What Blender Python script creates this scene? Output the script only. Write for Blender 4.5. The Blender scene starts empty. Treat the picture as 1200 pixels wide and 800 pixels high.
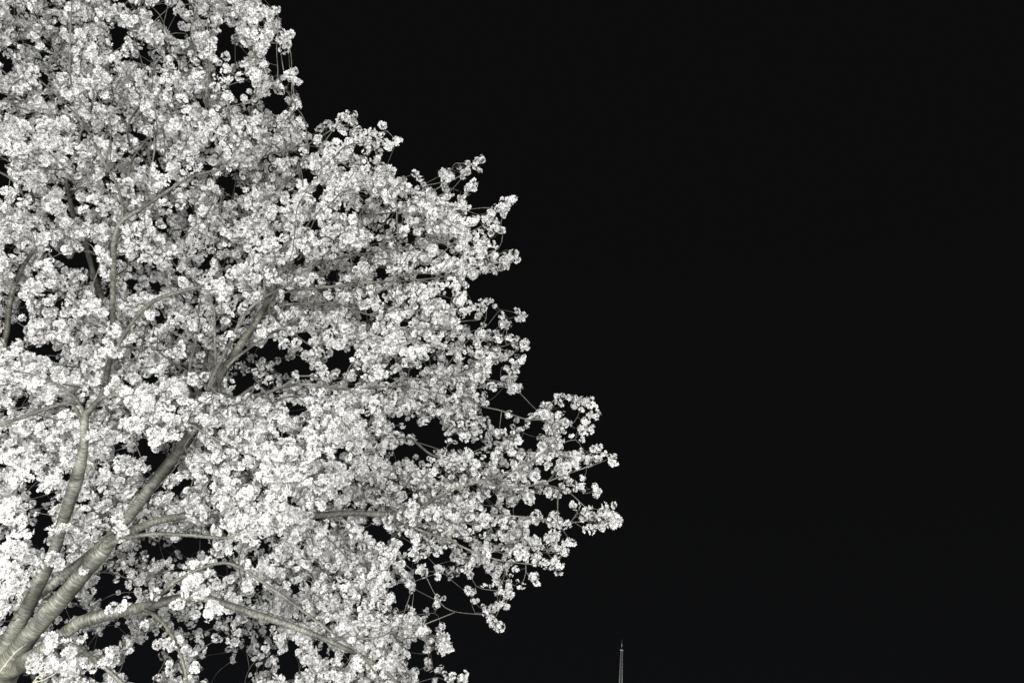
import bpy, math, random
import numpy as np

# ------------------------------------------------------------------ camera, night sky, lamps, exposure
S = bpy.context.scene
COL = S.collection
R = math.radians
rng = np.random.default_rng(11)
random.seed(5)

F = 867.0                       # focal length in photo pixels (photo is 1200 x 800)
PITCH, ROLL = R(30), R(7.0)
CAM = np.array([0.0, 0.0, 1.6])
fwd = np.array([0, math.cos(PITCH), math.sin(PITCH)])
up0 = np.array([0, -math.sin(PITCH), math.cos(PITCH)])
rt0 = np.array([1.0, 0, 0])
rt = rt0 * math.cos(ROLL) + up0 * math.sin(ROLL)
up = -rt0 * math.sin(ROLL) + up0 * math.cos(ROLL)

cd = bpy.data.cameras.new('camera')
cam = bpy.data.objects.new('camera', cd)
COL.objects.link(cam)
S.camera = cam
from mathutils import Matrix, Vector
m = Matrix(((rt[0], up[0], -fwd[0], CAM[0]), (rt[1], up[1], -fwd[1], CAM[1]),
            (rt[2], up[2], -fwd[2], CAM[2]), (0, 0, 0, 1)))
cam.matrix_world = m
cd.sensor_width = 36
cd.lens = 36 * F / 1200
cd.clip_end = 5000
cd.clip_start = 0.05


def P(x, y, d):                 # a point of the place seen at (x, y) of the photo, d metres deep
    return CAM + d * (fwd + rt * ((x - 600) / F) + up * ((400 - y) / F))


def proj(p):
    q = np.asarray(p) - CAM
    d = q @ fwd
    return 600 + F * (q @ rt) / d, 400 - F * (q @ up) / d, d


W = bpy.data.worlds.new('World')
S.world = W
W.use_nodes = True
nt = W.node_tree
bg = nt.nodes['Background']
tc = nt.nodes.new('ShaderNodeTexCoord')
sep = nt.nodes.new('ShaderNodeSeparateXYZ')
rp = nt.nodes.new('ShaderNodeValToRGB')
nt.links.new(tc.outputs['Generated'], sep.inputs[0])
nt.links.new(sep.outputs['Z'], rp.inputs[0])
rp.color_ramp.elements[0].position = 0.0
rp.color_ramp.elements[0].color = (0.0046, 0.0049, 0.0055, 1)
rp.color_ramp.elements[1].position = 0.6
rp.color_ramp.elements[1].color = (0.0037, 0.0037, 0.0037, 1)
nt.links.new(rp.outputs[0], bg.inputs[0])
bg.inputs[1].default_value = 1.0


def spot(name, loc, target, watts, size=R(120), rad=0.15, col=(1, 1, 0.985)):
    l = bpy.data.lights.new(name, 'SPOT')
    l.energy = watts
    l.spot_size = size
    l.spot_blend = 0.6
    l.shadow_soft_size = rad
    l.color = col
    o = bpy.data.objects.new(name, l)
    COL.objects.link(o)
    o.location = loc
    o.rotation_euler = (Vector(target) - Vector(loc)).to_track_quat('-Z', 'Y').to_euler()
    return o


spot('floodlight_beam', (-3.9, 2.0, 0.6), (-2.8, 5.4, 3.9), 900, R(120), 0.2)
spot('floodlight_beam', (1.6, -5.5, 1.2), (-1.8, 5.6, 4.8), 5100, R(75), 0.6)
spot('floodlight_beam', (-3.6, -5.5, 1.0), (-1.8, 5.6, 4.8), 4700, R(75), 0.6)
spot('floodlight_beam', (4.6, 1.0, 0.6), (-1.4, 6.2, 4.8), 1800, R(100), 0.5)

S.view_settings.view_transform = 'Standard'
S.view_settings.look = 'None'
S.view_settings.gamma = 1
S.view_settings.exposure = 0.0
S.render.engine = 'CYCLES'
S.cycles.max_bounces = 5
S.cycles.diffuse_bounces = 4
S.cycles.transmission_bounces = 3


# ------------------------------------------------------------------ materials
def new_mat(name):
    mt = bpy.data.materials.new(name)
    mt.use_nodes = True
    n = mt.node_tree.nodes
    return mt, n, mt.node_tree.links, n['Principled BSDF'], n['Material Output']


def bark_mat(name, c1, c2, c3):
    mt, n, l, b, out = new_mat(name)
    uv = n.new('ShaderNodeUVMap')
    mp = n.new('ShaderNodeMapping')
    mp.inputs['Scale'].default_value = (5.0, 105, 1)
    l.new(uv.outputs[0], mp.inputs[0])
    nz = n.new('ShaderNodeTexNoise')
    nz.inputs['Scale'].default_value = 1.0
    nz.inputs['Detail'].default_value = 5
    nz.inputs['Distortion'].default_value = 0.9
    l.new(mp.outputs[0], nz.inputs['Vector'])
    rmp = n.new('ShaderNodeValToRGB')
    e = rmp.color_ramp.elements
    e[0].position = 0.36; e[0].color = (*c1, 1)
    e[1].position = 0.66; e[1].color = (*c3, 1)
    k = e.new(0.5); k.color = (*c2, 1)
    l.new(nz.outputs['Fac'], rmp.inputs[0])
    # lichen and grime patches
    tcn = n.new('ShaderNodeTexCoord')
    n2 = n.new('ShaderNodeTexNoise')
    n2.inputs['Scale'].default_value = 7
    n2.inputs['Detail'].default_value = 6
    l.new(tcn.outputs['Object'], n2.inputs['Vector'])
    r2 = n.new('ShaderNodeValToRGB')
    r2.color_ramp.elements[0].position = 0.36; r2.color_ramp.elements[0].color = (0.42, 0.41, 0.38, 1)
    r2.color_ramp.elements[1].position = 0.62; r2.color_ramp.elements[1].color = (1.25, 1.26, 1.2, 1)
    l.new(n2.outputs['Fac'], r2.inputs[0])
    mx = n.new('ShaderNodeMix'); mx.data_type = 'RGBA'; mx.blend_type = 'MULTIPLY'
    mx.inputs['Factor'].default_value = 1
    l.new(rmp.outputs[0], mx.inputs['A']); l.new(r2.outputs[0], mx.inputs['B'])
    l.new(mx.outputs['Result'], b.inputs['Base Color'])
    b.inputs['Roughness'].default_value = 0.62
    bp = n.new('ShaderNodeBump')
    bp.inputs['Strength'].default_value = 0.7
    bp.inputs['Distance'].default_value = 0.0022
    l.new(nz.outputs['Fac'], bp.inputs['Height'])
    l.new(bp.outputs[0], b.inputs['Normal'])
    return mt


M_BARK = bark_mat('bark', (0.042, 0.041, 0.035), (0.084, 0.082, 0.070), (0.17, 0.168, 0.143))
M_TWIG = bark_mat('twig_bark', (0.04, 0.038, 0.034), (0.08, 0.077, 0.07), (0.135, 0.13, 0.118))
M_SHOOT, _, _, b_, _ = new_mat('shoot_bark')
b_.inputs['Base Color'].default_value = (0.25, 0.25, 0.2, 1)

M_PETAL, n, l, b, out = new_mat('petal')
geo = n.new('ShaderNodeNewGeometry')
rr = n.new('ShaderNodeValToRGB')
rr.color_ramp.elements[0].color = (0.62, 0.615, 0.605, 1)
rr.color_ramp.elements[1].color = (0.84, 0.835, 0.83, 1)
l.new(geo.outputs['Random Per Island'], rr.inputs[0])
l.new(rr.outputs[0], b.inputs['Base Color'])
b.inputs['Roughness'].default_value = 0.7
b.inputs['Specular IOR Level'].default_value = 0.2
tr = n.new('ShaderNodeBsdfTranslucent')
l.new(rr.outputs[0], tr.inputs['Color'])
ms = n.new('ShaderNodeMixShader'); ms.inputs[0].default_value = 0.48
l.new(b.outputs[0], ms.inputs[1]); l.new(tr.outputs[0], ms.inputs[2])
l.new(ms.outputs[0], out.inputs['Surface'])

M_CORE, _, _, b_, _ = new_mat('stamens')
b_.inputs['Base Color'].default_value = (0.16, 0.13, 0.08, 1)
M_LEAF, _, _, b_, _ = new_mat('young_leaf')
b_.inputs['Base Color'].default_value = (0.26, 0.28, 0.13, 1)
M_STEEL, n, l, b_, _ = new_mat('painted_steel')
nz = n.new('ShaderNodeTexNoise'); nz.inputs['Scale'].default_value = 0.8
rmp = n.new('ShaderNodeValToRGB')
rmp.color_ramp.elements[0].color = (0.2, 0.2, 0.2, 1); rmp.color_ramp.elements[1].color = (0.5, 0.5, 0.5, 1)
l.new(nz.outputs['Fac'], rmp.inputs[0]); l.new(rmp.outputs[0], b_.inputs['Base Color'])
b_.inputs['Roughness'].default_value = 0.6
M_WHITE, _, _, b_, _ = new_mat('white_paint')
b_.inputs['Base Color'].default_value = (0.8, 0.8, 0.8, 1)
M_DARK, _, _, b_, _ = new_mat('dark_paint')
b_.inputs['Base Color'].default_value = (0.3, 0.3, 0.3, 1)
M_GRASS, n, l, b_, _ = new_mat('grass')
nz = n.new('ShaderNodeTexNoise'); nz.inputs['Scale'].default_value = 3; nz.inputs['Detail'].default_value = 8
rmp = n.new('ShaderNodeValToRGB')
rmp.color_ramp.elements[0].color = (0.02, 0.03, 0.012, 1); rmp.color_ramp.elements[1].color = (0.06, 0.08, 0.03, 1)
tcg = n.new('ShaderNodeTexCoord')
l.new(tcg.outputs['Object'], nz.inputs['Vector'])
l.new(nz.outputs['Fac'], rmp.inputs[0]); l.new(rmp.outputs[0], b_.inputs['Base Color'])
b_.inputs['Roughness'].default_value = 0.9


# ------------------------------------------------------------------ mesh helpers
def link(name, me, parent=None, **props):
    o = bpy.data.objects.new(name, me)
    COL.objects.link(o)
    if parent: o.parent = parent
    for k, v in props.items(): o[k] = v
    return o


def raw_mesh(name, verts, loops, sizes, mats, mat_idx=None, uvs=None, smooth=False):
    me = bpy.data.meshes.new(name)
    nv, nl, nf = len(verts), len(loops), len(sizes)
    me.vertices.add(nv); me.loops.add(nl); me.polygons.add(nf)
    me.vertices.foreach_set('co', np.ascontiguousarray(verts, dtype=np.float32).ravel())
    me.loops.foreach_set('vertex_index', np.ascontiguousarray(loops, dtype=np.int32))
    starts = np.concatenate([[0], np.cumsum(sizes)[:-1]]).astype(np.int32)
    me.polygons.foreach_set('loop_start', starts)
    for mt in mats: me.materials.append(mt)
    if mat_idx is not None: me.polygons.foreach_set('material_index', np.asarray(mat_idx, dtype=np.int32))
    if smooth: me.polygons.foreach_set('use_smooth', np.ones(nf, dtype=bool))
    if uvs is not None:
        ul = me.uv_layers.new(name='UVMap')
        ul.data.foreach_set('uv', np.ascontiguousarray(uvs, dtype=np.float32).ravel())
    me.update(calc_edges=True)
    me.validate()
    return me


class Tubes:                     # swept tubes with bark coordinates, collected into ONE mesh
    def __init__(s): s.v = []; s.l = []; s.uv = []; s.n = 0; s.nf = 0; s.k = 0
    def add(s, pts, rad, sides=6, rough=0.0, cap=True):
        pts = np.asarray(pts, float); rad = np.asarray(rad, float)
        n = len(pts)
        if n < 2: return
        t = np.gradient(pts, axis=0)
        t /= np.linalg.norm(t, axis=1)[:, None] + 1e-12
        a = np.array([0.3, 0.2, 1.0]) if abs(t[0][2]) < 0.8 else np.array([1.0, 0.1, 0.2])
        N = np.zeros_like(pts)
        nn = a - t[0] * (a @ t[0]); nn /= np.linalg.norm(nn)
        for i in range(n):
            nn = nn - t[i] * (nn @ t[i]); nn /= np.linalg.norm(nn) + 1e-12
            N[i] = nn
        B = np.cross(t, N)
        ang = np.arange(sides) / sides * 2 * math.pi
        ca, sa = np.cos(ang), np.sin(ang)
        rr = rad[:, None] * np.ones(sides)[None]
        if rough:
            ln = np.concatenate([[0], np.cumsum(np.linalg.norm(np.diff(pts, axis=0), axis=1))])
            ph = rng.uniform(0, 6.28, 6)
            rr = rr * (1 + rough * (np.sin(2 * ang[None] + ph[0] + 3 * ln[:, None]) * 0.5
                                    + np.sin(3 * ang[None] + ph[1] - 5 * ln[:, None]) * 0.35
                                    + 0.5 * np.sin(ln[:, None] * 13 + ph[2]) + 0.3 * np.sin(ln[:, None] * 31 + ph[3])))
        V = pts[:, None, :] + rr[..., None] * (ca[None, :, None] * N[:, None, :] + sa[None, :, None] * B[:, None, :])
        s.v.append(V.reshape(-1, 3))
        ln = np.concatenate([[0], np.cumsum(np.linalg.norm(np.diff(pts, axis=0), axis=1))]) + s.k * 1.7
        s.k += 1
        i = np.arange(n - 1)[:, None]; j = np.arange(sides)[None, :]; j2 = (j + 1) % sides
        q = np.stack([i * sides + j, i * sides + j2, (i + 1) * sides + j2, (i + 1) * sides + j], -1) + s.n
        s.l.append(q.reshape(-1))
        circ = 1.0
        u0 = np.broadcast_to(j / sides * circ, (n - 1, sides)); u1 = np.broadcast_to((j + 1) / sides * circ, (n - 1, sides))
        v0 = np.broadcast_to(ln[:-1, None], (n - 1, sides)); v1 = np.broadcast_to(ln[1:, None], (n - 1, sides))
        s.uv.append(np.stack([np.stack([u0, v0], -1), np.stack([u1, v0], -1), np.stack([u1, v1], -1), np.stack([u0, v1], -1)], -2).reshape(-1, 2))
        s.n += n * sides; s.nf += (n - 1) * sides
    def build(s, name, mat, parent=None, **props):
        me = raw_mesh(name, np.concatenate(s.v), np.concatenate(s.l), np.full(s.nf, 4), [mat],
                      uvs=np.concatenate(s.uv), smooth=True)
        return link(name, me, parent, **props)


def smooth_path(ctrl, step):     # Catmull-Rom, ctrl rows may carry radius as well
    c = np.asarray(ctrl, float)
    if len(c) == 2:
        n = max(2, int(np.linalg.norm(c[1, :3] - c[0, :3]) / step) + 1)
        t = np.linspace(0, 1, n)[:, None]
        return c[0] * (1 - t) + c[1] * t
    c = np.vstack([2 * c[0] - c[1], c, 2 * c[-1] - c[-2]])
    out = []
    for i in range(1, len(c) - 2):
        p0, p1, p2, p3 = c[i - 1], c[i], c[i + 1], c[i + 2]
        n = max(1, int(round(np.linalg.norm(p2[:3] - p1[:3]) / step)))
        for k in range(n):
            t = k / n
            out.append(0.5 * ((2 * p1) + (-p0 + p2) * t + (2 * p0 - 5 * p1 + 4 * p2 - p3) * t * t
                              + (-p0 + 3 * p1 - 3 * p2 + p3) * t ** 3))
    out.append(c[-2])
    return np.array(out)


# ------------------------------------------------------------------ ground (below the frame)
g = bpy.data.meshes.new('ground')
NG = 60
gs = np.sign(np.linspace(-1, 1, NG)) * np.abs(np.linspace(-1, 1, NG)) ** 3 * 2500
gx, gy = np.meshgrid(gs, gs)
gz = 0.12 * np.sin(gx * 0.3) * np.cos(gy * 0.27) * np.exp(-(gx ** 2 + gy ** 2) / 900)
gv = np.stack([gx, gy, gz], -1).reshape(-1, 3)
gf = [(a * NG + b, a * NG + b + 1, (a + 1) * NG + b + 1, (a + 1) * NG + b) for a in range(NG - 1) for b in range(NG - 1)]
g.from_pydata(gv.tolist(), [], gf)
g.materials.append(M_GRASS)
link('ground', g, kind='structure')

# ------------------------------------------------------------------ the cherry tree: traced limbs
# each limb: (name, parent limb or None, [(x, y, depth, diameter in px)], visible span flag)
K = F
LIMBS = [
 ('trunk', None, [(-62, 1010, 4.50, 105), (-50, 930, 4.55, 84), (-38, 870, 4.6, 76), (-24, 825, 4.62, 64), (-8, 794, 4.65, 56), (4, 772, 4.68, 44), (12, 758, 4.7, 30)]),
 ('A', 'trunk', [(-6, 790, 4.62, 32), (6, 762, 4.6, 24), (19, 735, 4.6, 18), (36, 703, 4.6, 16), (51, 672, 4.62, 15), (63, 647, 4.65, 12.5), (72, 617, 4.65, 13.5), (80, 592, 4.62, 14.5), (91, 557, 4.6, 15), (98, 525, 4.6, 11), (99, 495, 4.6, 9), (101, 484, 4.6, 8.5), (117, 467, 4.65, 7.5), (126, 435, 4.8, 7.5), (132, 400, 4.9, 7.2), (132, 365, 5.0, 7), (133, 320, 5.1, 7), (134, 278, 5.15, 6.5), (145, 257, 5.2, 6), (165, 245, 5.2, 5), (190, 228, 5.25, 4), (212, 214, 5.3, 3.6), (232, 204, 5.35, 3.2), (262, 198, 5.4, 2.6)]),
 ('A1', 'A', [(142, 262, 5.2, 4.6), (144, 244, 5.2, 4.2), (136, 215, 5.2, 3.6), (122, 190, 5.2, 3.2), (105, 157, 5.25, 3), (85, 130, 5.3, 2.6), (50, 97, 5.4, 2), (22, 72, 5.5, 1.6)]),
 ('A2', 'A', [(130, 420, 4.85, 4.5), (150, 385, 4.9, 5), (172, 358, 5.0, 5.2), (200, 345, 5.1, 5), (238, 335, 5.2, 4), (265, 328, 5.3, 3), (300, 318, 5.5, 2)]),
 ('A3', 'A', [(99, 488, 4.6, 5), (96, 477, 4.58, 4.4), (88, 465, 4.55, 4), (77, 456, 4.5, 3.2), (50, 442, 4.4, 2.4), (20, 435, 4.3, 2)]),
 ('A4', 'A', [(98, 505, 4.62, 4.5), (90, 480, 4.75, 4.4), (77, 472, 4.8, 4.2), (45, 482, 4.85, 5), (14, 493, 4.9, 4.4), (-30, 505, 5.0, 3.6), (-90, 500, 5.2, 2.5)]),
 ('D', 'C', [(236, 486, 5.4, 8), (216, 452, 6.0, 8), (176, 408, 6.8, 8), (140, 374, 7.2, 8), (118, 345, 7.3, 7.5), (104, 300, 7.4, 7), (97, 272, 7.5, 6.5), (86, 250, 7.5, 6), (80, 225, 7.5, 5), (74, 190, 7.5, 4), (60, 150, 7.5, 3.2), (42, 118, 7.6, 2.6), (30, 60, 7.6, 2)]),
 ('E', 'trunk', [(-10, 800, 4.7, 34), (-50, 700, 5.0, 24), (-45, 600, 5.3, 18), (-28, 500, 5.6, 12), (-8, 440, 5.7, 9), (7, 392, 5.8, 6.5), (12, 352, 5.8, 6), (22, 322, 5.8, 5), (37, 298, 5.85, 3.8), (57, 288, 5.9, 2.4)]),
 ('E1', 'E', [(-50, 640, 5.2, 12), (-130, 520, 5.2, 10), (-200, 400, 5.3, 7), (-240, 280, 5.4, 5), (-250, 150, 5.5, 3)]),
 ('E2', 'E', [(-50, 700, 5.0, 14), (-150, 640, 4.8, 10), (-270, 590, 4.8, 7), (-400, 560, 5.0, 3)]),
 ('E3', 'E', [(-32, 510, 5.6, 8), (-70, 400, 6.2, 7), (-80, 250, 6.6, 6), (-60, 100, 6.8, 5), (-40, -40, 7.0, 3)]),
 ('B', 'trunk', [(0, 797, 4.6, 36), (23, 760, 4.55, 25), (48, 728, 4.5, 21), (74, 699, 4.5, 20), (99, 670, 4.5, 18.5), (118, 649, 4.52, 17), (132, 632, 4.55, 15), (150, 624, 4.7, 12), (168, 616, 4.8, 10.5), (198, 607, 4.9, 10), (240, 603, 5.0, 9.5), (300, 601, 5.1, 9), (360, 604, 5.2, 8.5), (410, 601, 5.3, 8), (455, 602, 5.35, 7), (490, 596, 5.4, 5), (515, 580, 5.4, 4), (540, 570, 5.4, 3.4), (567, 562, 5.4, 3), (597, 554, 5.4, 2.6), (621, 541, 5.4, 2.4), (641, 526, 5.4, 2.2), (660, 503, 5.4, 1.8)]),
 ('B1', 'B', [(122, 641, 4.5, 9), (136, 634, 4.45, 7.5), (156, 629, 4.4, 6.5), (180, 625, 4.4, 6), (225, 627, 4.45, 5), (265, 630, 4.5, 4.4), (300, 624, 4.5, 3.4), (345, 612, 4.5, 2.4)]),
 ('B4', 'B', [(560, 565, 5.4, 3), (600, 571, 5.45, 2.4), (635, 566, 5.5, 2.1), (662, 556, 5.5, 1.8), (705, 541, 5.5, 1.3)]),
 ('B5', 'B', [(455, 603, 5.35, 4), (490, 620, 5.4, 3.4), (525, 632, 5.4, 3), (552, 645, 5.4, 2.6), (590, 657, 5.4, 2), (640, 662, 5.4, 1.4)]),
 ('B6', 'B', [(470, 601, 5.35, 4), (520, 606, 5.5, 3), (570, 603, 5.6, 2.6), (620, 606, 5.6, 2.2), (670, 612, 5.6, 1.8), (705, 604, 5.6, 1.3)]),
 ('C', 'trunk', [(8, 765, 4.75, 18), (24, 732, 4.8, 12), (42, 700, 4.83, 12), (60, 686, 4.85, 12.5), (76, 672, 4.9, 12.5), (100, 655, 4.95, 12.5), (130, 628, 4.95, 12.5), (152, 604, 5.0, 13), (172, 576, 5.1, 13.5), (190, 553, 5.2, 13.5), (217, 519, 5.3, 12.5), (236, 485, 5.4, 12), (252, 450, 5.5, 11.5), (274, 416, 5.6, 10), (293, 388, 5.7, 9), (302, 374, 5.7, 8.5), (315, 351, 5.8, 8), (322, 330, 5.85, 6.5), (332, 300, 5.9, 5), (345, 265, 6.0, 4), (352, 225, 6.0, 3), (350, 190, 6.0, 2.4)]),
 ('C1', 'C', [(322, 332, 5.85, 4), (335, 318, 5.8, 3.4), (372, 309, 5.75, 3.4), (400, 302, 5.7, 3), (435, 296, 5.7, 2.6), (472, 291, 5.7, 2), (530, 280, 5.7, 1.5), (580, 258, 5.7, 1.2)]),
 ('C2', 'C', [(315, 352, 5.8, 4), (340, 341, 5.7, 3.6), (397, 335, 5.6, 3.6), (430, 331, 5.6, 3), (475, 329, 5.6, 2.6), (525, 323, 5.6, 2), (585, 304, 5.6, 1.4)]),
 ('C3', 'C', [(305, 370, 5.75, 4), (330, 358, 5.7, 3.8), (357, 356, 5.7, 3.8), (400, 359, 5.8, 3.2), (438, 370, 5.8, 2.4), (500, 378, 5.8, 1.8), (560, 375, 5.9, 1.4)]),
 ('C4', 'C', [(285, 400, 5.65, 3.5), (302, 396, 5.6, 3), (327, 385, 5.6, 2.8), (360, 376, 5.6, 2)]),
 ('C5', 'C', [(240, 478, 5.4, 6), (280, 468, 5.3, 5), (315, 459, 5.2, 5), (338, 452, 5.2, 4.6), (362, 450, 5.2, 4), (410, 456, 5.3, 3.4), (455, 452, 5.35, 3), (470, 443, 5.35, 2.6), (490, 444, 5.4, 2.2), (512, 447, 5.4, 2), (550, 434, 5.4, 1.8), (600, 416, 5.4, 1.2)]),
 ('C6', 'C5', [(455, 452, 5.35, 2.6), (485, 455, 5.3, 2.2), (515, 461, 5.3, 2), (555, 470, 5.4, 1.5)]),
 ('C7', 'C', [(250, 455, 5.5, 4.5), (253, 442, 5.4, 4), (252, 399, 5.35, 3.6), (250, 360, 5.3, 3), (240, 343, 5.3, 2), (225, 325, 5.3, 1.5)]),
 ('C8', 'C', [(276, 414, 5.6, 3), (264, 425, 5.5, 2.8), (232, 426, 5.4, 2.6), (203, 428, 5.3, 2.4), (175, 440, 5.2, 2)]),
 ('C9', 'A', [(112, 472, 4.63, 5), (130, 462, 4.55, 4.5), (165, 470, 4.5, 4), (210, 490, 4.45, 3.6), (255, 515, 4.45, 3), (300, 540, 4.45, 2.4), (335, 570, 4.4, 1.8)]),
 ('U1', 'A', [(133, 300, 5.12, 4), (150, 230, 5.5, 3.6), (152, 195, 5.6, 3.2), (166, 170, 5.65, 3), (183, 157, 5.7, 2.6), (210, 146, 5.7, 2), (238, 135, 5.7, 2.4), (242, 110, 5.7, 2.2), (246, 75, 5.7, 2), (243, 37, 5.7, 1.5), (245, 0, 5.7, 1)]),
 ('U2', 'A1', [(105, 157, 5.25, 3), (90, 120, 5.3, 2.6), (83, 95, 5.3, 2.4), (82, 50, 5.3, 2.2), (84, 0, 5.3, 2), (86, -60, 5.3, 1.4)]),
 ('U3', 'C', [(345, 262, 6.0, 3), (320, 210, 5.9, 2.4), (306, 187, 5.8, 2.2), (331, 177, 5.7, 2), (360, 170, 5.7, 1.8), (396, 147, 5.7, 1.2)]),
 ('U4', 'C', [(350, 235, 6.0, 3), (400, 255, 5.9, 2.5), (430, 252, 5.8, 2.3), (462, 248, 5.8, 2), (505, 225, 5.8, 1.6), (550, 200, 5.8, 1.2)]),
 ('U5', 'A', [(262, 198, 5.4, 2.6), (290, 150, 5.6, 2.2), (300, 100, 5.7, 2), (297, 50, 5.8, 1.6), (290, 0, 5.8, 1.2)]),
 ('G', 'trunk', [(-22, 815, 4.7, 34), (0, 793, 4.6, 23), (32, 774, 4.5, 19), (55, 759, 4.45, 17), (72, 745, 4.45, 15.5), (93, 729, 4.45, 15), (117, 722, 4.45, 14.5), (142, 716, 4.5, 14), (162, 712, 4.55, 13), (180, 708, 4.6, 12), (204, 702, 4.65, 11), (236, 700, 4.65, 10.5), (262, 707, 4.65, 10), (300, 720, 4.65, 9.5), (330, 729, 4.65, 9), (362, 741, 4.65, 8), (400, 757, 4.65, 6.5), (440, 778, 4.7, 5), (470, 805, 4.7, 4), (500, 850, 4.8, 3)]),
 ('H', 'G', [(172, 711, 4.55, 6), (190, 695, 4.5, 5.5), (205, 681, 4.5, 5), (218, 674, 4.5, 4.8), (238, 664, 4.5, 4.6), (262, 659, 4.5, 4.4), (280, 664, 4.5, 4.4), (301, 677, 4.5, 4.4), (345, 708, 4.45, 4), (384, 737, 4.4, 3.4), (420, 765, 4.4, 2.4), (450, 800, 4.4, 2)]),
 ('G2', 'G', [(170, 714, 4.5, 5), (183, 722, 4.4, 5), (196, 735, 4.3, 4.6), (209, 760, 4.25, 4.4), (217, 785, 4.2, 4), (222, 830, 4.2, 2.4)]),
 ('G3', 'G', [(70, 748, 4.4, 7), (84, 755, 4.3, 6), (101, 765, 4.25, 6), (118, 778, 4.2, 6), (134, 791, 4.2, 5.6), (150, 808, 4.15, 5), (180, 850, 4.1, 3)]),
 ('G5', 'G', [(380, 748, 4.65, 4), (405, 748, 4.65, 3), (440, 747, 4.7, 2.6), (460, 740, 4.7, 2.2), (486, 735, 4.7, 1.8), (508, 727, 4.7, 1.4), (533, 717, 4.7, 1)]),
]
# where bark is in plain sight: (x0,y0,x1,y1,half-width,max depth) nothing in front of it
CLEAR = [(306, 187, 360, 170, 2, 5.8), (85, 130, 50, 97, 2, 5.4), (472, 291, 530, 280, 1.5, 5.7), (490, 620, 552, 645, 2, 5.4), (152, 195, 183, 157, 2, 5.7), (362, 450, 455, 452, 2, 5.3), (475, 329, 525, 323, 1.5, 5.6), (240, 125, 246, 75, 1.5, 5.7), (460, 740, 508, 727, 1.5, 4.8), (420, 252, 462, 248, 1.5, 5.8), (560, 565, 635, 566, 1.5, 5.5), (82, 100, 82, 20, 1.5, 5.3), (0, 770, 30, 715, 24, 4.6), (30, 715, 52, 668, 12, 4.6), (56, 655, 78, 600, 8, 4.6), (80, 595, 92, 555, 10, 4.6), (92, 555, 100, 490, 7, 4.6), (101, 486, 117, 468, 5, 4.7), (97, 478, 80, 458, 3, 4.6),
         (20, 755, 70, 690, 18, 4.5), (70, 690, 128, 635, 14, 4.6), (130, 634, 165, 627, 5, 4.5), (165, 627, 270, 630, 4, 4.5),
         (60, 686, 100, 655, 7, 4.9), (172, 576, 217, 519, 9, 5.3), (250, 452, 293, 388, 7, 5.7), (300, 376, 318, 342, 6, 5.8),
         (0, 800, 33, 773, 12, 4.5), (70, 745, 95, 728, 11, 4.5), (95, 728, 165, 712, 11, 4.5), (165, 712, 215, 701, 5, 4.6), (237, 700, 300, 719, 6, 4.65), (300, 719, 400, 757, 5, 4.65),
         (133, 365, 133, 275, 4.5, 5.2), (133, 275, 145, 257, 4, 5.2), (145, 257, 188, 228, 3.5, 5.3), (188, 228, 250, 200, 3, 5.4), (145, 250, 130, 205, 3, 5.3), (120, 190, 85, 130, 2.5, 5.3),
         (150, 385, 172, 358, 4, 5.1), (172, 358, 235, 336, 4, 5.2), (14, 493, 75, 472, 4, 4.9), (7, 392, 14, 345, 4, 5.8), (14, 345, 37, 298, 4, 5.8), (80, 225, 88, 252, 4, 7.5), (102, 290, 118, 345, 4, 7.4),
         (168, 616, 205, 606, 6, 4.9), (375, 603, 455, 602, 5, 5.3), (205, 681, 262, 659, 4, 4.5), (262, 659, 301, 677, 3.5, 4.5), (301, 677, 384, 737, 3.5, 4.5),
         (175, 716, 217, 785, 4, 4.4), (84, 755, 150, 805, 5, 4.3), (312, 460, 362, 450, 3.5, 5.2), (252, 440, 250, 362, 3, 5.4), (357, 356, 420, 362, 3, 5.7), (340, 341, 475, 329, 3, 5.6), (335, 318, 472, 291, 3, 5.7),
         (203, 428, 264, 425, 2.5, 5.4), (495, 592, 597, 554, 2.5, 5.4), (600, 552, 660, 503, 2, 5.4), (460, 450, 515, 460, 2, 5.3), (470, 443, 550, 434, 2, 5.4)]
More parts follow.
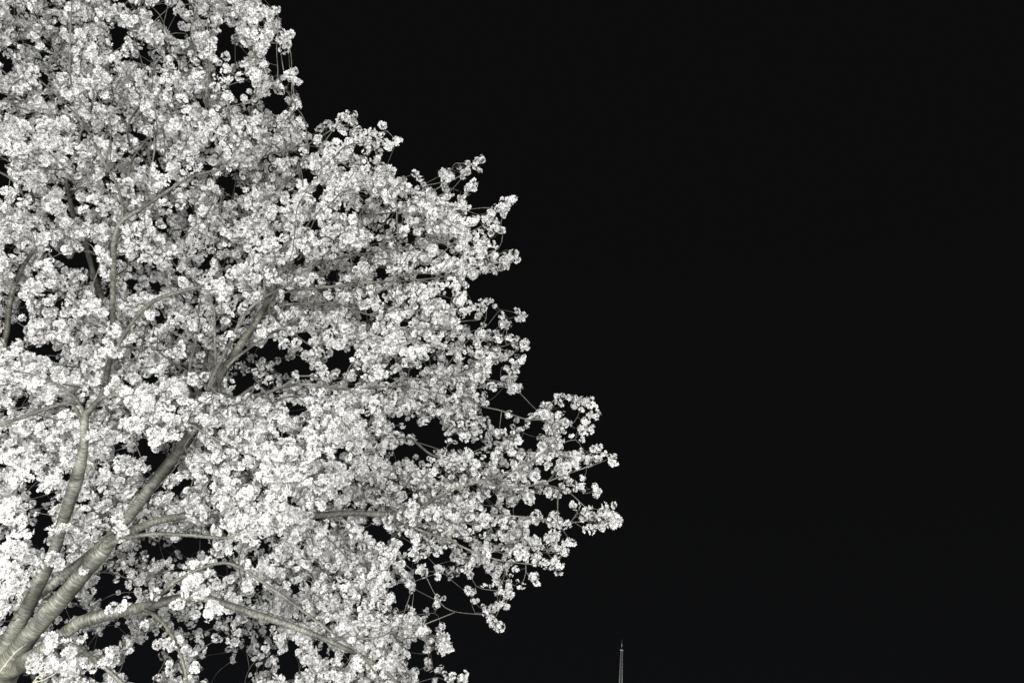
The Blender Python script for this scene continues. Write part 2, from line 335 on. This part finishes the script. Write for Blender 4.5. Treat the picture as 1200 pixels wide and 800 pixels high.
HOLES = [(33,15,7,5),(150,5,20,6),(190,10,14,12),(140,40,11,8),(165,68,14,7),(205,30,9,14),(265,50,10,16),(280,95,11,13),(4,72,6,15),(3,205,10,22),(222,122,9,6),(205,115,5,6),(135,160,9,5),(180,185,8,4),
 (262,212,13,11),(195,215,3,9),(90,305,9,9),(121,312,6,11),(205,310,6,8),(190,272,8,4),(152,307,5,3),(172,307,6,6),(242,302,5,9),(185,335,9,3),(50,345,11,9),(15,388,14,12),(28,365,6,10),
 (348,180,4,9),(366,205,9,5),(372,228,8,9),(466,260,8,8),(443,273,4,8),(485,273,5,6),(473,281,5,4),(365,262,6,7),(430,290,4,3),(418,307,5,4),(445,320,6,5),(520,345,13,7),(455,350,9,5),(390,345,6,6),(342,355,5,5),(430,372,8,4),(545,375,15,7),(575,378,10,10),
 (45,410,18,6),(90,425,8,4),(25,470,9,4),(100,470,5,4),(158,528,16,7),(185,540,7,9),(205,568,7,5),(35,560,14,7),(50,575,11,7),(285,450,12,11),(195,440,8,4),(120,580,8,4),
 (310,412,15,6),(355,430,14,8),(328,415,10,7),(400,425,11,6),(345,480,11,9),(330,510,8,8),(400,530,9,4),(505,515,19,19),(475,530,8,8),(455,528,6,4),(475,503,6,4),(548,520,12,7),(420,585,11,4),(525,400,5,11),(578,460,14,7),(590,495,12,9),(515,560,4,7),(590,535,5,5),
 (50,620,11,12),(57,640,14,7),(10,640,5,8),(78,692,10,10),(4,672,4,9),(228,641,14,10),(180,640,11,6),(260,668,12,6),(125,695,12,14),(88,716,9,6),(152,700,12,8),(130,745,12,9),(112,752,8,6),(170,778,18,24),(110,790,14,7),(252,775,14,20),(272,790,22,11),(40,792,11,7),
 (435,618,17,7),(475,640,7,13),(545,640,7,9),(452,670,4,7),(313,635,5,4),(345,690,7,5),(380,765,5,7),(405,770,5,5),(340,785,12,14),(470,705,9,9),(610,600,14,4),(640,590,20,4),(575,585,8,4),(560,620,8,5),(700,580,14,8),(625,520,6,5)]
SPARSE = [(172,40,40,38,.45),(275,70,22,52,.5),(30,360,30,40,.5),(10,210,20,40,.5),(340,440,70,22,.55),(395,415,40,14,.5),(330,425,60,22,.6),(160,535,40,22,.6),(45,620,35,55,.6),(150,735,90,60,.5),(260,760,60,50,.5),(230,660,60,30,.55),(520,525,50,35,.6),(570,350,40,60,.7),(480,275,40,18,.7),(350,215,35,40,.6),(590,700,60,50,.7),(620,600,90,14,.6),(580,520,30,50,.7)]
OUT = [(-700,-400),(-100,-420),(160,-300),(270,-120),(312,-10),(325,12),(327,35),(343,48),(335,72),(352,97),(345,122),(362,132),(370,148),(392,140),(415,129),(415,146),(430,158),(456,147),(467,165),(470,188),(482,204),(512,200),(540,192),(568,188),(562,212),(545,236),(560,246),(585,240),(603,233),(597,266),(572,282),(603,299),(600,308),(572,330),(588,336),(582,350),(597,368),(613,364),(600,382),(612,400),(620,415),(612,430),(592,440),(605,450),(585,470),(592,484),(603,486),(618,490),(637,474),(660,460),(698,461),(701,480),(690,500),(694,508),(708,526),(728,533),(715,546),(700,552),(700,578),(688,574),(650,586),(688,592),(722,590),(723,606),(706,622),(680,626),(660,650),(657,668),(640,683),(602,690),(592,712),(584,733),(568,718),(552,700),(548,688),(520,676),(490,680),(492,694),(516,705),(520,735),(530,762),(496,768),(515,784),(547,795),(560,840),(520,900),(380,920),(200,900),(60,850),(-20,830),(-120,760),(-300,740),(-560,700),(-700,500)]

# raster of the crown's extent
X0, Y0 = -700, -420
MW, MH = 1460, 1360
yy, xx = np.mgrid[0:MH, 0:MW]
xx = xx + X0; yy = yy + Y0
inside = np.zeros((MH, MW), bool)
pp = OUT
for i in range(len(pp)):
    (xa, ya), (xb, yb) = pp[i], pp[(i + 1) % len(pp)]
    if ya == yb: continue
    c = ((ya > yy) != (yb > yy)) & (xx < (xb - xa) * (yy - ya) / (yb - ya) + xa)
    inside ^= c
keep = inside.astype(np.float32)
for (a, b, c, d, k) in SPARSE:
    e = ((xx - a) / c) ** 2 + ((yy - b) / d) ** 2
    keep *= np.where(e < 1, k ** (1.0 if b > 380 and a < 420 else 0.6), 1)
wx = xx + 3.5 * np.sin(yy * 0.31 + 1.3 * np.sin(xx * 0.11)) + 2.5 * np.sin(yy * 0.13 + xx * 0.21)
wy = yy + 3.5 * np.sin(xx * 0.27 + 1.7 * np.sin(yy * 0.09)) + 2.5 * np.sin(xx * 0.15 - yy * 0.19)
for (a, b, c, d) in HOLES:
    g_ = 2.6 if (b > 400 and a < 420) else 1.5
    e = ((wx - a) / (c + g_)) ** 2 + ((wy - b) / (d + g_)) ** 2
    keep *= np.where(e < 1, 0.06, 1)
# ragged rim and small gaps
rim = inside.copy()
for sh_ in ((26, 0), (-26, 0), (0, 26), (0, -26), (18, 18), (-18, -18), (18, -18), (-18, 18)):
    rim &= np.roll(inside, sh_, (0, 1))
rim = inside & ~rim
ry, rx = np.nonzero(rim)
sel = rng.integers(0, len(rx), 520)
for k in sel:
    a, b, r_ = rx[k], ry[k], rng.uniform(5, 10.5)
    y0_, x0_ = max(0, b - 12), max(0, a - 12)
    sub = keep[y0_:b + 12, x0_:a + 12]
    e = (xx[y0_:b + 12, x0_:a + 12] - X0 - a) ** 2 + (yy[y0_:b + 12, x0_:a + 12] - Y0 - b) ** 2
    sub[e < r_ * r_] = 0.02
iy, ix = np.nonzero(inside)
for k in rng.integers(0, len(ix), 420):
    a, b, r_ = ix[k], iy[k], rng.uniform(4.5, 8)
    y0_, x0_ = max(0, b - 12), max(0, a - 12)
    sub = keep[y0_:b + 12, x0_:a + 12]
    e = (xx[y0_:b + 12, x0_:a + 12] - X0 - a) ** 2 + 1.6 * (yy[y0_:b + 12, x0_:a + 12] - Y0 - b) ** 2
    sub[e < r_ * r_] *= 0.1
TIPS = [(335,46),(322,28),(343,90),(345,118),(300,8),(410,136),(398,142),(455,153),(440,158),(560,193),(545,197),(597,240),(588,246),(598,302),(586,308),(609,367),(592,374),(610,402),(616,418),(600,437),(602,455),(692,466),(677,470),(660,466),(640,480),(695,483),(688,497),(703,531),(721,537),(690,545),(698,574),(680,568),(690,598),(716,596),(716,607),(700,612),(688,620),(655,648),(650,668),(632,676),(605,686),(590,705),(582,728),(574,715),(523,760),(512,750),(538,796),(515,706),(497,668)]
for (a, b) in TIPS:
    e = (xx - a) ** 2 + (yy - b) ** 2
    keep[e < 64] = 1


def lookup(x, y):
    xi = np.clip(np.round(x - X0).astype(int), 0, MW - 1); yi = np.clip(np.round(y - Y0).astype(int), 0, MH - 1)
    return keep[yi, xi]


# -------- skeleton nodes
pos, par, rad, own, plen = [], [], [], [], []
limb_nodes = {}
TOP = {}                         # limb -> the bough part it belongs to
for name, parent, pts in LIMBS:
    ctrl = [np.append(P(x, y, d), 0.5 * w * (0.86 if (parent not in (None, 'trunk') or (name == 'B' and x > 160) or (name == 'G' and x > 220) or (name == 'A' and y < 480)) else 0.97) * d / K) for (x, y, d, w) in pts]
    path = smooth_path(ctrl, 0.06)
    path[:, 3] = np.maximum(path[:, 3], 0.002)
    TOP[name] = name
    if parent is None:
        prev = -1; l0 = 0
    else:
        ids = limb_nodes[parent] if parent in limb_nodes else None
        if ids is None: ids = limb_nodes['trunk']
        dd = np.linalg.norm(np.array([pos[i] for i in ids]) - path[0, :3], axis=1)
        prev = ids[int(dd.argmin())]; l0 = plen[prev]
    ids = []
    for q in path:
        if ids: l0 += np.linalg.norm(q[:3] - pos[-1])
        pos.append(q[:3]); par.append(prev); rad.append(q[3]); own.append(name); plen.append(l0)
        prev = len(pos) - 1; ids.append(prev)
    limb_nodes[name] = ids
    limb_nodes[name + '_path'] = path
NS = len(pos)

# -------- points the shoots reach for
def near_depth(x, y):            # front of the crown
    d = 5.0 + 0.35 * np.sin(x * 0.013 + 1) * np.cos(y * 0.011) + 0.25 * np.sin(x * 0.03 + y * 0.024)
    d = d - 0.75 * np.exp(-(((x - 140) / 190) ** 2 + ((y - 470 - 0.22 * x + 20) / 50) ** 2))
    d = d - 0.45 * np.exp(-(((x - 380) / 110) ** 2 + ((y - 560) / 110) ** 2))
    d = d - 0.8 * np.exp(-(((x - 5) / 60) ** 2 + ((y - 670) / 80) ** 2))
    d = d + 0.35 * np.clip((x - 400) / 250, 0, 1)
    return d


def far_depth(x, y):
    t = np.clip((x - 150) / 560, 0, 1)
    return 8.6 - 2.7 * t ** 1.2 + 0.3 * np.sin(x * 0.02 + y * 0.017)


def sample(n, x0, x1, y0, y1, f0=0.0, f1=1.0, pw=1.35):
    out = []
    while len(out) < n:
        x = rng.uniform(x0, x1, 4000); y = rng.uniform(y0, y1, 4000)
        k = lookup(x, y) > rng.random(4000)
        k &= ~((x < 330) & (y > 600) & (rng.random(4000) < 0.12))
        x, y = x[k], y[k]
        a, b = near_depth(x, y), far_depth(x, y)
        u = f0 + (f1 - f0) * rng.random(len(x)) ** pw
        d = a + (b - a) * u
        for i in range(len(x)):
            p = P(x[i], y[i], d[i])
            if p[2] > 1.5: out.append(p)
    return out[:n]


att = sample(6000, -20, 740, -20, 830)
att += sample(900, 330, 740, 100, 800, 0, 0.6)
att += sample(900, -560, -20, -350, 780)
att += sample(350, -100, 330, -350, 0)
att += sample(120, 0, 560, 800, 900)
att += sample(260, 0, 340, 425, 610, 0, 0.12)
for (a, b) in TIPS:
    if a < 320: continue
    att.append(P(a - 2, b, near_depth(a, b) + .35)); att.append(P(a - 12 + rng.normal(0, 3), b + rng.normal(0, 5), near_depth(a, b) + .3))
COVER = [(205, 606, 375, 602, 5.0), (217, 515, 250, 455, 5.3), (112, 462, 132, 370, 4.8), (456, 600, 500, 592, 5.3), (60, 500, 95, 560, 4.9), (235, 336, 300, 320, 5.2), (480, 330, 560, 310, 5.6), (265, 630, 345, 612, 4.5), (385, 600, 400, 560, 5.2)]
for (xa, ya, xb, yb, d) in COVER:
    for k in range(int(math.hypot(xb - xa, yb - ya) / 9) + 3):
        t_ = rng.random()
        att.append(P(xa + (xb - xa) * t_ + rng.normal(0, 6), ya + (yb - ya) * t_ + rng.normal(0, 6), d - rng.uniform(.1, .3)))
att = np.array(att)
# thin out near-duplicates
order = rng.permutation(len(att)); att = att[order]
print('attractors', len(att))

posA = np.array(pos)
best = np.full(len(att), 1e9); bpar = np.zeros(len(att), int)
BF = 0.32
plA = np.array(plen)
radA = np.array(rad)
for i in range(len(att)):
    dd = np.linalg.norm(posA - att[i], axis=1)
    c = dd + BF * plA + np.where(radA > 0.05, 0.25, 0)
    j = int(c.argmin()); best[i] = c[j]; bpar[i] = j
done = np.zeros(len(att), bool)
for _ in range(len(att)):
    i = int(np.where(done, 1e9, best).argmin())
    done[i] = True
    j = bpar[i]
    L = np.linalg.norm(att[i] - pos[j])
    pj = pos[j]
    # bend each new shoot: a mid node with jitter
    nseg = max(1, int(L / 0.16))
    prev = j; lp = plen[j]
    for k in range(1, nseg + 1):
        t = k / nseg
        q = pj * (1 - t) + att[i] * t
        if k < nseg: q = q + rng.normal(0, 0.022, 3) + np.array([0, 0, 0.035 * L * math.sin(math.pi * t)])
        lp += np.linalg.norm(q - pos[prev])
        pos.append(q); par.append(prev); rad.append(0); own.append(own[prev]); plen.append(lp)
        prev = len(pos) - 1
    dd = np.linalg.norm(att - att[i], axis=1) + BF * lp
    up_ = (~done) & (dd < best)
    best[up_] = dd[up_]; bpar[up_] = prev
pos = np.array(pos); par = np.array(par); N = len(pos)
print('nodes', N)
children = [[] for _ in range(N)]
for i in range(NS, N): children[par[i]].append(i)
EXP = 2.5
R0 = 0.0024
rad = np.array(rad, float)
acc = np.zeros(N)
for i in range(N - 1, NS - 1, -1):
    rad[i] = max(R0, acc[i] ** (1 / EXP))
    acc[par[i]] += rad[i] ** EXP
for i in range(NS, N):
    rad[i] = min(rad[i], 0.85 * rad[par[i]]) if rad[par[i]] > R0 else rad[i]
    rad[i] = max(rad[i], R0 * 0.8)

# -------- chains
chains = []                       # (owner, pts, radii)
stack = [(j, c) for j in range(NS) for c in children[j]]
while stack:
    p0, c = stack.pop()
    ch = [p0, c]
    lastb = 0
    while children[c]:
        if len(children[c]) > 1: lastb = len(ch)
        ks = sorted(children[c], key=lambda k: -rad[k])
        for k in ks[1:]: stack.append((c, k))
        c = ks[0]; ch.append(c)
    r = rad[ch].copy(); r[0] = r[1] * 1.15
    sp = smooth_path(np.column_stack([pos[ch], r]), 0.05)
    chains.append((own[ch[1]], sp[:, :3], np.maximum(sp[:, 3], 0.0014), pos[ch[lastb - 1]] if lastb else None))
print('chains', len(chains))

# ------------------------------------------------------------------ blossom clusters
def flower(open_):                # five cupped petals and a dark eye, facing +Z
    v, loops, sizes, mi = [], [], [], []
    for k in range(5):
        a = k * 2 * math.pi / 5
        c, s_ = math.cos(a), math.sin(a)
        def pt(r, t, z):
            return (c * r - s_ * t, s_ * r + c * t, z)
        b = len(v)
        v += [pt(.002, 0, 0), pt(.0095, .0068, .0035 * open_), pt(.0095, -.0068, .0035 * open_),
              pt(.0175, .0052, .0085 * open_), pt(.0175, -.0052, .0085 * open_), pt(.0160, 0, .0066 * open_)]
        loops += [b, b + 2, b + 1, b + 1, b + 2, b + 5, b + 3][:3]; sizes.append(3); mi.append(0)
        loops += [b + 1, b + 2, b + 4, b + 5]; sizes.append(4); mi.append(0)
        loops += [b + 1, b + 5, b + 3]; sizes.append(3); mi.append(0)
    b = len(v)
    for k in range(4):
        a = k * math.pi / 2
        v.append((.0034 * math.cos(a), .0034 * math.sin(a), .0045))
    v.append((0, 0, -.006))
    loops += [b, b + 1, b + 2, b + 3]; sizes.append(4); mi.append(1)
    for k in range(4):
        loops += [b + k, b + 4, b + (k + 1) % 4]; sizes.append(3); mi.append(1)
    return np.array(v), np.array(loops), np.array(sizes), np.array(mi)


def rot_to(z, spin):
    z = z / np.linalg.norm(z)
    a = np.array([1.0, 0, 0]) if abs(z[0]) < 0.8 else np.array([0, 1.0, 0])
    x = np.cross(a, z); x /= np.linalg.norm(x)
    y = np.cross(z, x)
    x2 = x * math.cos(spin) + y * math.sin(spin); y2 = -x * math.sin(spin) + y * math.cos(spin)
    return np.column_stack([x2, y2, z])


def make_cluster(nf, R_, long_=1.0):
    V, Lp, Sz, Mi = [], [], [], []
    n = 0
    off = rng.uniform(0, 6.28)
    for k in range(nf):
        z = 1 - 2 * (k + 0.5) / nf
        a = off + k * 2.39996
        d = np.array([math.sqrt(1 - z * z) * math.cos(a), math.sqrt(1 - z * z) * math.sin(a), z]) + rng.normal(0, .22, 3)
        d /= np.linalg.norm(d)
        v, lp, sz, mi = flower(rng.uniform(0.5, 1.6))
        face = d + rng.normal(0, .25, 3)
        M = rot_to(face, rng.uniform(0, 6.28))
        r = R_ * rng.uniform(0.55, 1.3)
        d = d * np.array([1, 1, long_])
        V.append(v * rng.uniform(0.88, 1.15) @ M.T + d * r)
        Lp.append(lp + n); Sz.append(sz); Mi.append(mi); n += len(v)
        # pedicel
        e = np.cross(d, [0.3, 0.5, 0.8]); e = e / np.linalg.norm(e) * 0.0009
        V.append(np.array([[0, 0, 0], d * r * 0.9 - e, d * r * 0.9 + e]))
        Lp.append(np.array([n, n + 1, n + 2])); Sz.append(np.array([3])); Mi.append(np.array([1])); n += 3
    return np.concatenate(V), np.concatenate(Lp), np.concatenate(Sz), np.concatenate(Mi)


VAR = [make_cluster(*q) for q in ((3, .013), (4, .016), (4, .018, 1.5), (5, .017), (6, .019), (7, .021, 1.4), (8, .021), (8, .022, 1.7), (9, .023), (10, .024, 1.5), (11, .025), (12, .026, 1.6), (10, .028, .6), (9, .026, .5))]
twigs = {}
clusters = {}
seg = np.array(CLEAR)


def blocked(x, y, d, m=5.2):
    ax, ay, bx, by, hw, dm = seg.T
    dx, dy = bx - ax, by - ay
    t = np.clip(((x - ax) * dx + (y - ay) * dy) / (dx * dx + dy * dy), 0, 1)
    dist = np.hypot(x - ax - t * dx, y - ay - t * dy)
    return bool(((dist < hw + m) & (d < dm + 0.05)).any())


nc = 0
grid = {}
def put(owner, p0, q, s=1.0, force=False, stem=True):
    global nc
    x, y, d = proj(q)
    vis = -30 < x < 1230 and -30 < y < 830
    if not force:
        kp = float(lookup(np.array(x), np.array(y)))
        if vis and (kp == 0 or (kp < 0.12 and rng.random() > kp * 1.6)): return
        sp = 0.024 if not rim[min(max(int(y) - Y0, 0), MH - 1), min(max(int(x) - X0, 0), MW - 1)] else 0.056
        key = tuple(np.floor(q / 0.06).astype(int))
        for a_ in (-1, 0, 1):
            for b_i in (-1, 0, 1):
                for c_ in (-1, 0, 1):
                    for o_ in grid.get((key[0] + a_, key[1] + b_i, key[2] + c_), ()):
                        if abs(o_[0] - q[0]) < sp and abs(o_[1] - q[1]) < sp and abs(o_[2] - q[2]) < sp: return
        if vis and blocked(x, y, d): return
    clusters.setdefault(owner, []).append((q, s))
    grid.setdefault(tuple(np.floor(q / 0.06).astype(int)), []).append(q)
    nc += 1
    L = np.linalg.norm(q - p0)
    if stem and L > 0.02:
        mid = (p0 + q) / 2 + rng.normal(0, 0.006, 3)
        twigs.setdefault(owner, Tubes()).add(smooth_path([np.append(p0, .0018), np.append(mid, .0014), np.append(q, .001)], 0.03)[:, :3],
                                            np.linspace(.0018, .001, len(smooth_path([np.append(p0, .0018), np.append(mid, .0014), np.append(q, .001)], 0.03))), 3)


for owner, pts, rr_, lb in chains:
    ln = np.concatenate([[0], np.cumsum(np.linalg.norm(np.diff(pts, axis=0), axis=1))])
    s_ = rng.uniform(0, 0.06)
    last = 0.0
    while s_ < ln[-1]:
        i = min(np.searchsorted(ln, s_, side='right') - 1, len(pts) - 2)
        t = (s_ - ln[i]) / (ln[i + 1] - ln[i] + 1e-9)
        p = pts[i] * (1 - t) + pts[i + 1] * t
        rdd = rr_[i]
        if rdd < 0.011 or rng.random() < 0.25:
            tg = pts[i + 1] - pts[i]; tg /= np.linalg.norm(tg)
            o = rng.normal(0, 1, 3); o -= tg * (o @ tg); o /= np.linalg.norm(o) + 1e-9
            if rdd > 0.0025 and o @ fwd < 0 and rng.random() < 0.85: o = o - 2 * fwd * (o @ fwd)
            L = rdd + rng.choice([rng.uniform(.012, .035), rng.uniform(.04, .085)], p=[.6, .4])
            k0 = nc
            put(owner, p, p + o * L + tg * rng.uniform(0, .02), rng.uniform(0.62, 1.02) * (0.9 if proj(p)[0] > 420 else 1))
            if nc > k0: last = s_
            if rng.random() < 0.10:      # bare side twigs
                o2 = rng.normal(0, 1, 3) + tg * 1.4; o2 /= np.linalg.norm(o2)
                L2 = rng.uniform(.07, .2)
                tp = p + o2 * L2
                xa_, ya_, da_ = proj(tp)
                if lookup(np.array(xa_), np.array(ya_)) > 0.3 and not rim[min(max(int(ya_) - Y0, 0), MH - 1), min(max(int(xa_) - X0, 0), MW - 1)]:
                    q2 = np.array([p, p + o2 * L2 * .5 + rng.normal(0, .008, 3), tp])
                    twigs.setdefault(owner, Tubes()).add(q2, [.0026, .0021, .0013], 3)
        s_ += rng.uniform(0.028, 0.070)
    k0 = nc
    put(owner, pts[-1], pts[-1] + np.array([0, 0, -0.005]), 1.0)
    if nc > k0: last = ln[-1]
    lo = 0.0
    if lb is not None: lo = ln[int(np.linalg.norm(pts - lb, axis=1).argmin())]
    m_ = ln <= max(last, lo) + 0.02
    m_[:2] = m_[:2] | (lo > 0) | (last > 0)
    if m_.sum() >= 2:
        sides = 8 if rr_[0] > 0.012 else (5 if rr_[0] > 0.005 else 4)
        twigs.setdefault(owner, Tubes()).add(pts[m_], rr_[m_], sides)
# the thin ends of the traced limbs flower too
for name, parent, _ in LIMBS:
    path = limb_nodes[name + '_path']
    for i in range(len(path) - 1):
        if path[i, 3] < 0.014 and rng.random() < 0.75:
            o = rng.normal(0, 1, 3); o /= np.linalg.norm(o)
            put(name, path[i, :3], path[i, :3] + o * (path[i, 3] + rng.uniform(.02, .09)), rng.uniform(.8, 1.2))
print('clusters', nc)


def cluster_mesh(name, items):
    V, Lp, Sz, Mi = [], [], [], []
    n = 0
    byv = {}
    for q, s in items: byv.setdefault(int(rng.integers(len(VAR))), []).append((q, s))
    for k, its in byv.items():
        v, lp, sz, mi = VAR[k]
        ms_ = np.stack([rot_to(rng.normal(0, 1, 3), rng.uniform(0, 6.28)) * s for q, s in its])
        qs = np.stack([q for q, s in its])
        # each cluster is squeezed a little so no two share a shape
        sq = rng.uniform(0.72, 1.3, (len(its), 1, 3))
        vv = np.einsum('nij,nvj->nvi', ms_, v[None] * sq) + qs[:, None, :]
        c = len(its)
        V.append(vv.reshape(-1, 3))
        Lp.append((lp[None] + (np.arange(c) * len(v))[:, None]).reshape(-1) + n)
        Sz.append(np.tile(sz, c)); Mi.append(np.tile(mi, c))
        n += c * len(v)
    return raw_mesh(name, np.concatenate(V), np.concatenate(Lp), np.concatenate(Sz), [M_PETAL, M_CORE], np.concatenate(Mi))


# ------------------------------------------------------------------ tree object: trunk > ..., bough > twigs, blossoms
tb = limb_nodes['trunk_path'].copy()
base = tb[0, :3].copy()
foot = base.copy(); foot[2] = -0.15; foot[0] += -0.05
tree = bpy.data.objects.new('cherry_tree', None)
COL.objects.link(tree)
tree.location = (foot[0], foot[1], 0)
tree['label'] = 'floodlit cherry tree in full white blossom reaching in from the left against the night sky'
tree['category'] = 'tree'
ORG = np.array([foot[0], foot[1], 0.0])


def shift(o):                    # mesh data was laid out in the place's coordinates: hang it on the tree's base
    co = np.empty(len(o.data.vertices) * 3, np.float32)
    o.data.vertices.foreach_get('co', co)
    co = co.reshape(-1, 3) - ORG.astype(np.float32)
    o.data.vertices.foreach_set('co', co.ravel())
    o.data.update()
    return o


t = Tubes()
full = smooth_path(np.vstack([np.append(foot, base[0] * 0 + 0.38), np.append(foot + [0, 0, 0.3], 0.30), tb[0] * 1, tb[len(tb)//2], tb[-1]]), 0.04)
full[:, 3] = np.minimum(full[:, 3], 0.36)
t.add(full[:, :3], full[:, 3], 28, 0.05)
trunk = shift(t.build('trunk', M_BARK, tree))

for name, parent, _ in LIMBS:
    if name == 'trunk': continue
    path = limb_nodes[name + '_path']
    t = Tubes()
    r0 = path[0, 3]
    t.add(path[:, :3], path[:, 3], 20 if r0 > .03 else 10, 0.05 if r0 > .02 else 0.02)
    bo = shift(t.build('bough', M_BARK, tree))

# clusters that sprout straight from the old bark
SP = [(66, 620, 4.45, 1.1), (60, 623, 4.4, 1.0), (75, 617, 4.45, .9), (98, 668, 4.3, 1.0), (62, 655, 4.45, 1.1), (70, 660, 4.45, 1.0), (46, 664, 4.4, .9),
      (108, 612, 4.45, 1.1), (140, 618, 4.4, 1.2), (143, 627, 4.4, 1.0), (138, 608, 4.4, 1.0), (132, 713, 4.35, 1.0), (143, 711, 4.35, 1.1), (148, 704, 4.35, .8), (108, 508, 4.45, 1.0), (104, 514, 4.45, .8)]
single = [(P(x, y, d), s_) for (x, y, d, s_) in SP]
# white bunches around the lower limbs
BUN = [(66, 768, 4.1, 10), (50, 779, 4.1, 6), (84, 777, 4.1, 7), (76, 788, 4.1, 6), (56, 750, 4.15, 4), (4, 655, 3.9, 7), (14, 680, 3.9, 10), (4, 697, 3.9, 9),
       (3, 725, 3.9, 6), (10, 600, 4.0, 7), (20, 630, 4.0, 6), (20, 545, 4.1, 8), (35, 548, 4.1, 6), (58, 562, 4.1, 5), (112, 772, 4.1, 4), (230, 690, 4.2, 7), (215, 700, 4.2, 5), (245, 712, 4.2, 5)]
for (x, y, d, n_) in BUN:
    for k in range(n_):
        q_ = P(x + rng.normal(0, 8.5), y + rng.normal(0, 8), d + rng.normal(0, .07))
        if x < 60 and y < 735 and blocked(*proj(q_), 2.0): continue
        single.append((q_, rng.uniform(.8, 1.1)))
single.sort(key=lambda it: proj(it[0])[2] / it[1])
for it in single[:100]: shift(link('blossom_cluster', cluster_mesh('blossom_cluster', [it]), tree))
rest = single[100:] + [it for v_ in clusters.values() for it in v_]
shift(link('blossoms', cluster_mesh('blossoms', rest), tree, kind='stuff'))
allt = Tubes()
for tw in twigs.values():
    for l_ in tw.l: allt.l.append(l_ + allt.n)
    allt.v += tw.v; allt.uv += tw.uv; allt.n += tw.n; allt.nf += tw.nf
shift(allt.build('twigs', M_TWIG, tree, kind='stuff'))

# young leafy shoots low on the trunk
for sh in ([(-4, 792, 3.9), (8, 776, 3.9), (20, 762, 3.9), (27, 757, 3.9)], [(34, 806, 3.9), (44, 793, 3.9), (56, 785, 3.9), (70, 781, 3.9)], [(20, 815, 3.9), (40, 800, 3.9), (52, 796, 3.9), (66, 788, 3.9)]):
    pth = smooth_path([np.append(P(*q), .004 - .0007 * k) for k, q in enumerate(sh)], 0.03)
    t = Tubes(); t.add(pth[:, :3], pth[:, 3], 6)
    so = shift(t.build('shoot', M_SHOOT, tree))
    V, Lp, Sz = [], [], []
    for i in range(1, len(pth), 2):
        for k in range(1):
            M = rot_to(rng.normal(0, 1, 3), rng.uniform(0, 6.28))
            lf = np.array([[0, 0, 0], [.012, .004, .002], [.026, 0, -.002], [.012, -.004, .002]]) * rng.uniform(.6, 1.2)
            V.append(lf @ M.T + pth[i, :3]); Lp.append(np.array([0, 1, 2, 3]) + 4 * len(Sz)); Sz.append(4)
    shift(link('leaves', raw_mesh('leaves', np.concatenate(V), np.concatenate(Lp), Sz, [M_LEAF]), so))

# ------------------------------------------------------------------ distant lattice mast
DM = 400.0
top = P(729.0, 747, DM)
mx_, my_ = top[0], top[1]
HT = top[2]
mast = bpy.data.objects.new('radio_mast', None)
COL.objects.link(mast)
mast.location = (mx_, my_, 0)
mast['label'] = 'slender grey lattice mast far away, its tip rising into the bottom of the night sky'
mast['category'] = 'mast'
def hz(py): return P(728, py, DM * 1.0)[2]
H1 = HT - 6.6                     # top of the lattice
t = Tubes()
def hw(z): return 0.40 + (H1 - z) * 0.020
for (a, b) in ((-1, -1), (1, -1), (1, 1), (-1, 1)):
    zz = np.linspace(-1, H1, 12)
    t.add([(a * hw(z), b * hw(z), z) for z in zz], np.full(12, .17), 6)
z = H1; C4 = [(-1, -1), (1, -1), (1, 1), (-1, 1)]
while z > 2:
    st = 3.4 * hw(z); z2 = max(z - st, 0)
    for k in range(4):
        a, b = C4[k], C4[(k + 1) % 4]
        t.add([(a[0] * hw(z), a[1] * hw(z), z), (b[0] * hw(z2), b[1] * hw(z2), z2)], [.07, .07], 4)
        t.add([(a[0] * hw(z), a[1] * hw(z), z), (b[0] * hw(z), b[1] * hw(z), z)], [.08, .08], 4)
    z = z2
t.build('lattice', M_STEEL, mast)
t = Tubes(); t.add([(0, 0, H1), (0, 0, H1 + .35), (0, 0, H1 + .9)], [.9, 1.0, .85], 16); t.add([(0, 0, H1 + .88), (0, 0, H1 + .9)], [.85, .01], 16)
t.build('platform', M_WHITE, mast)
t = Tubes(); t.add([(0, 0, H1 + .8), (0, 0, H1 + 3.6)], [.34, .3], 12)
ant = t.build('antenna', M_WHITE, mast)
t = Tubes(); t.add([(0, 0, H1 + 3.6), (0, 0, H1 + 6.4), (0, 0, H1 + 6.6)], [.24, .2, .02], 10)
t.build('tip', M_DARK, ant)
spot('added_mast_fill', (mx_ - 14, my_ - 30, 1), (mx_, my_, HT - 6), 130000, R(50), 0.3)  # added fill spot so the mast shows; no real lamp known there
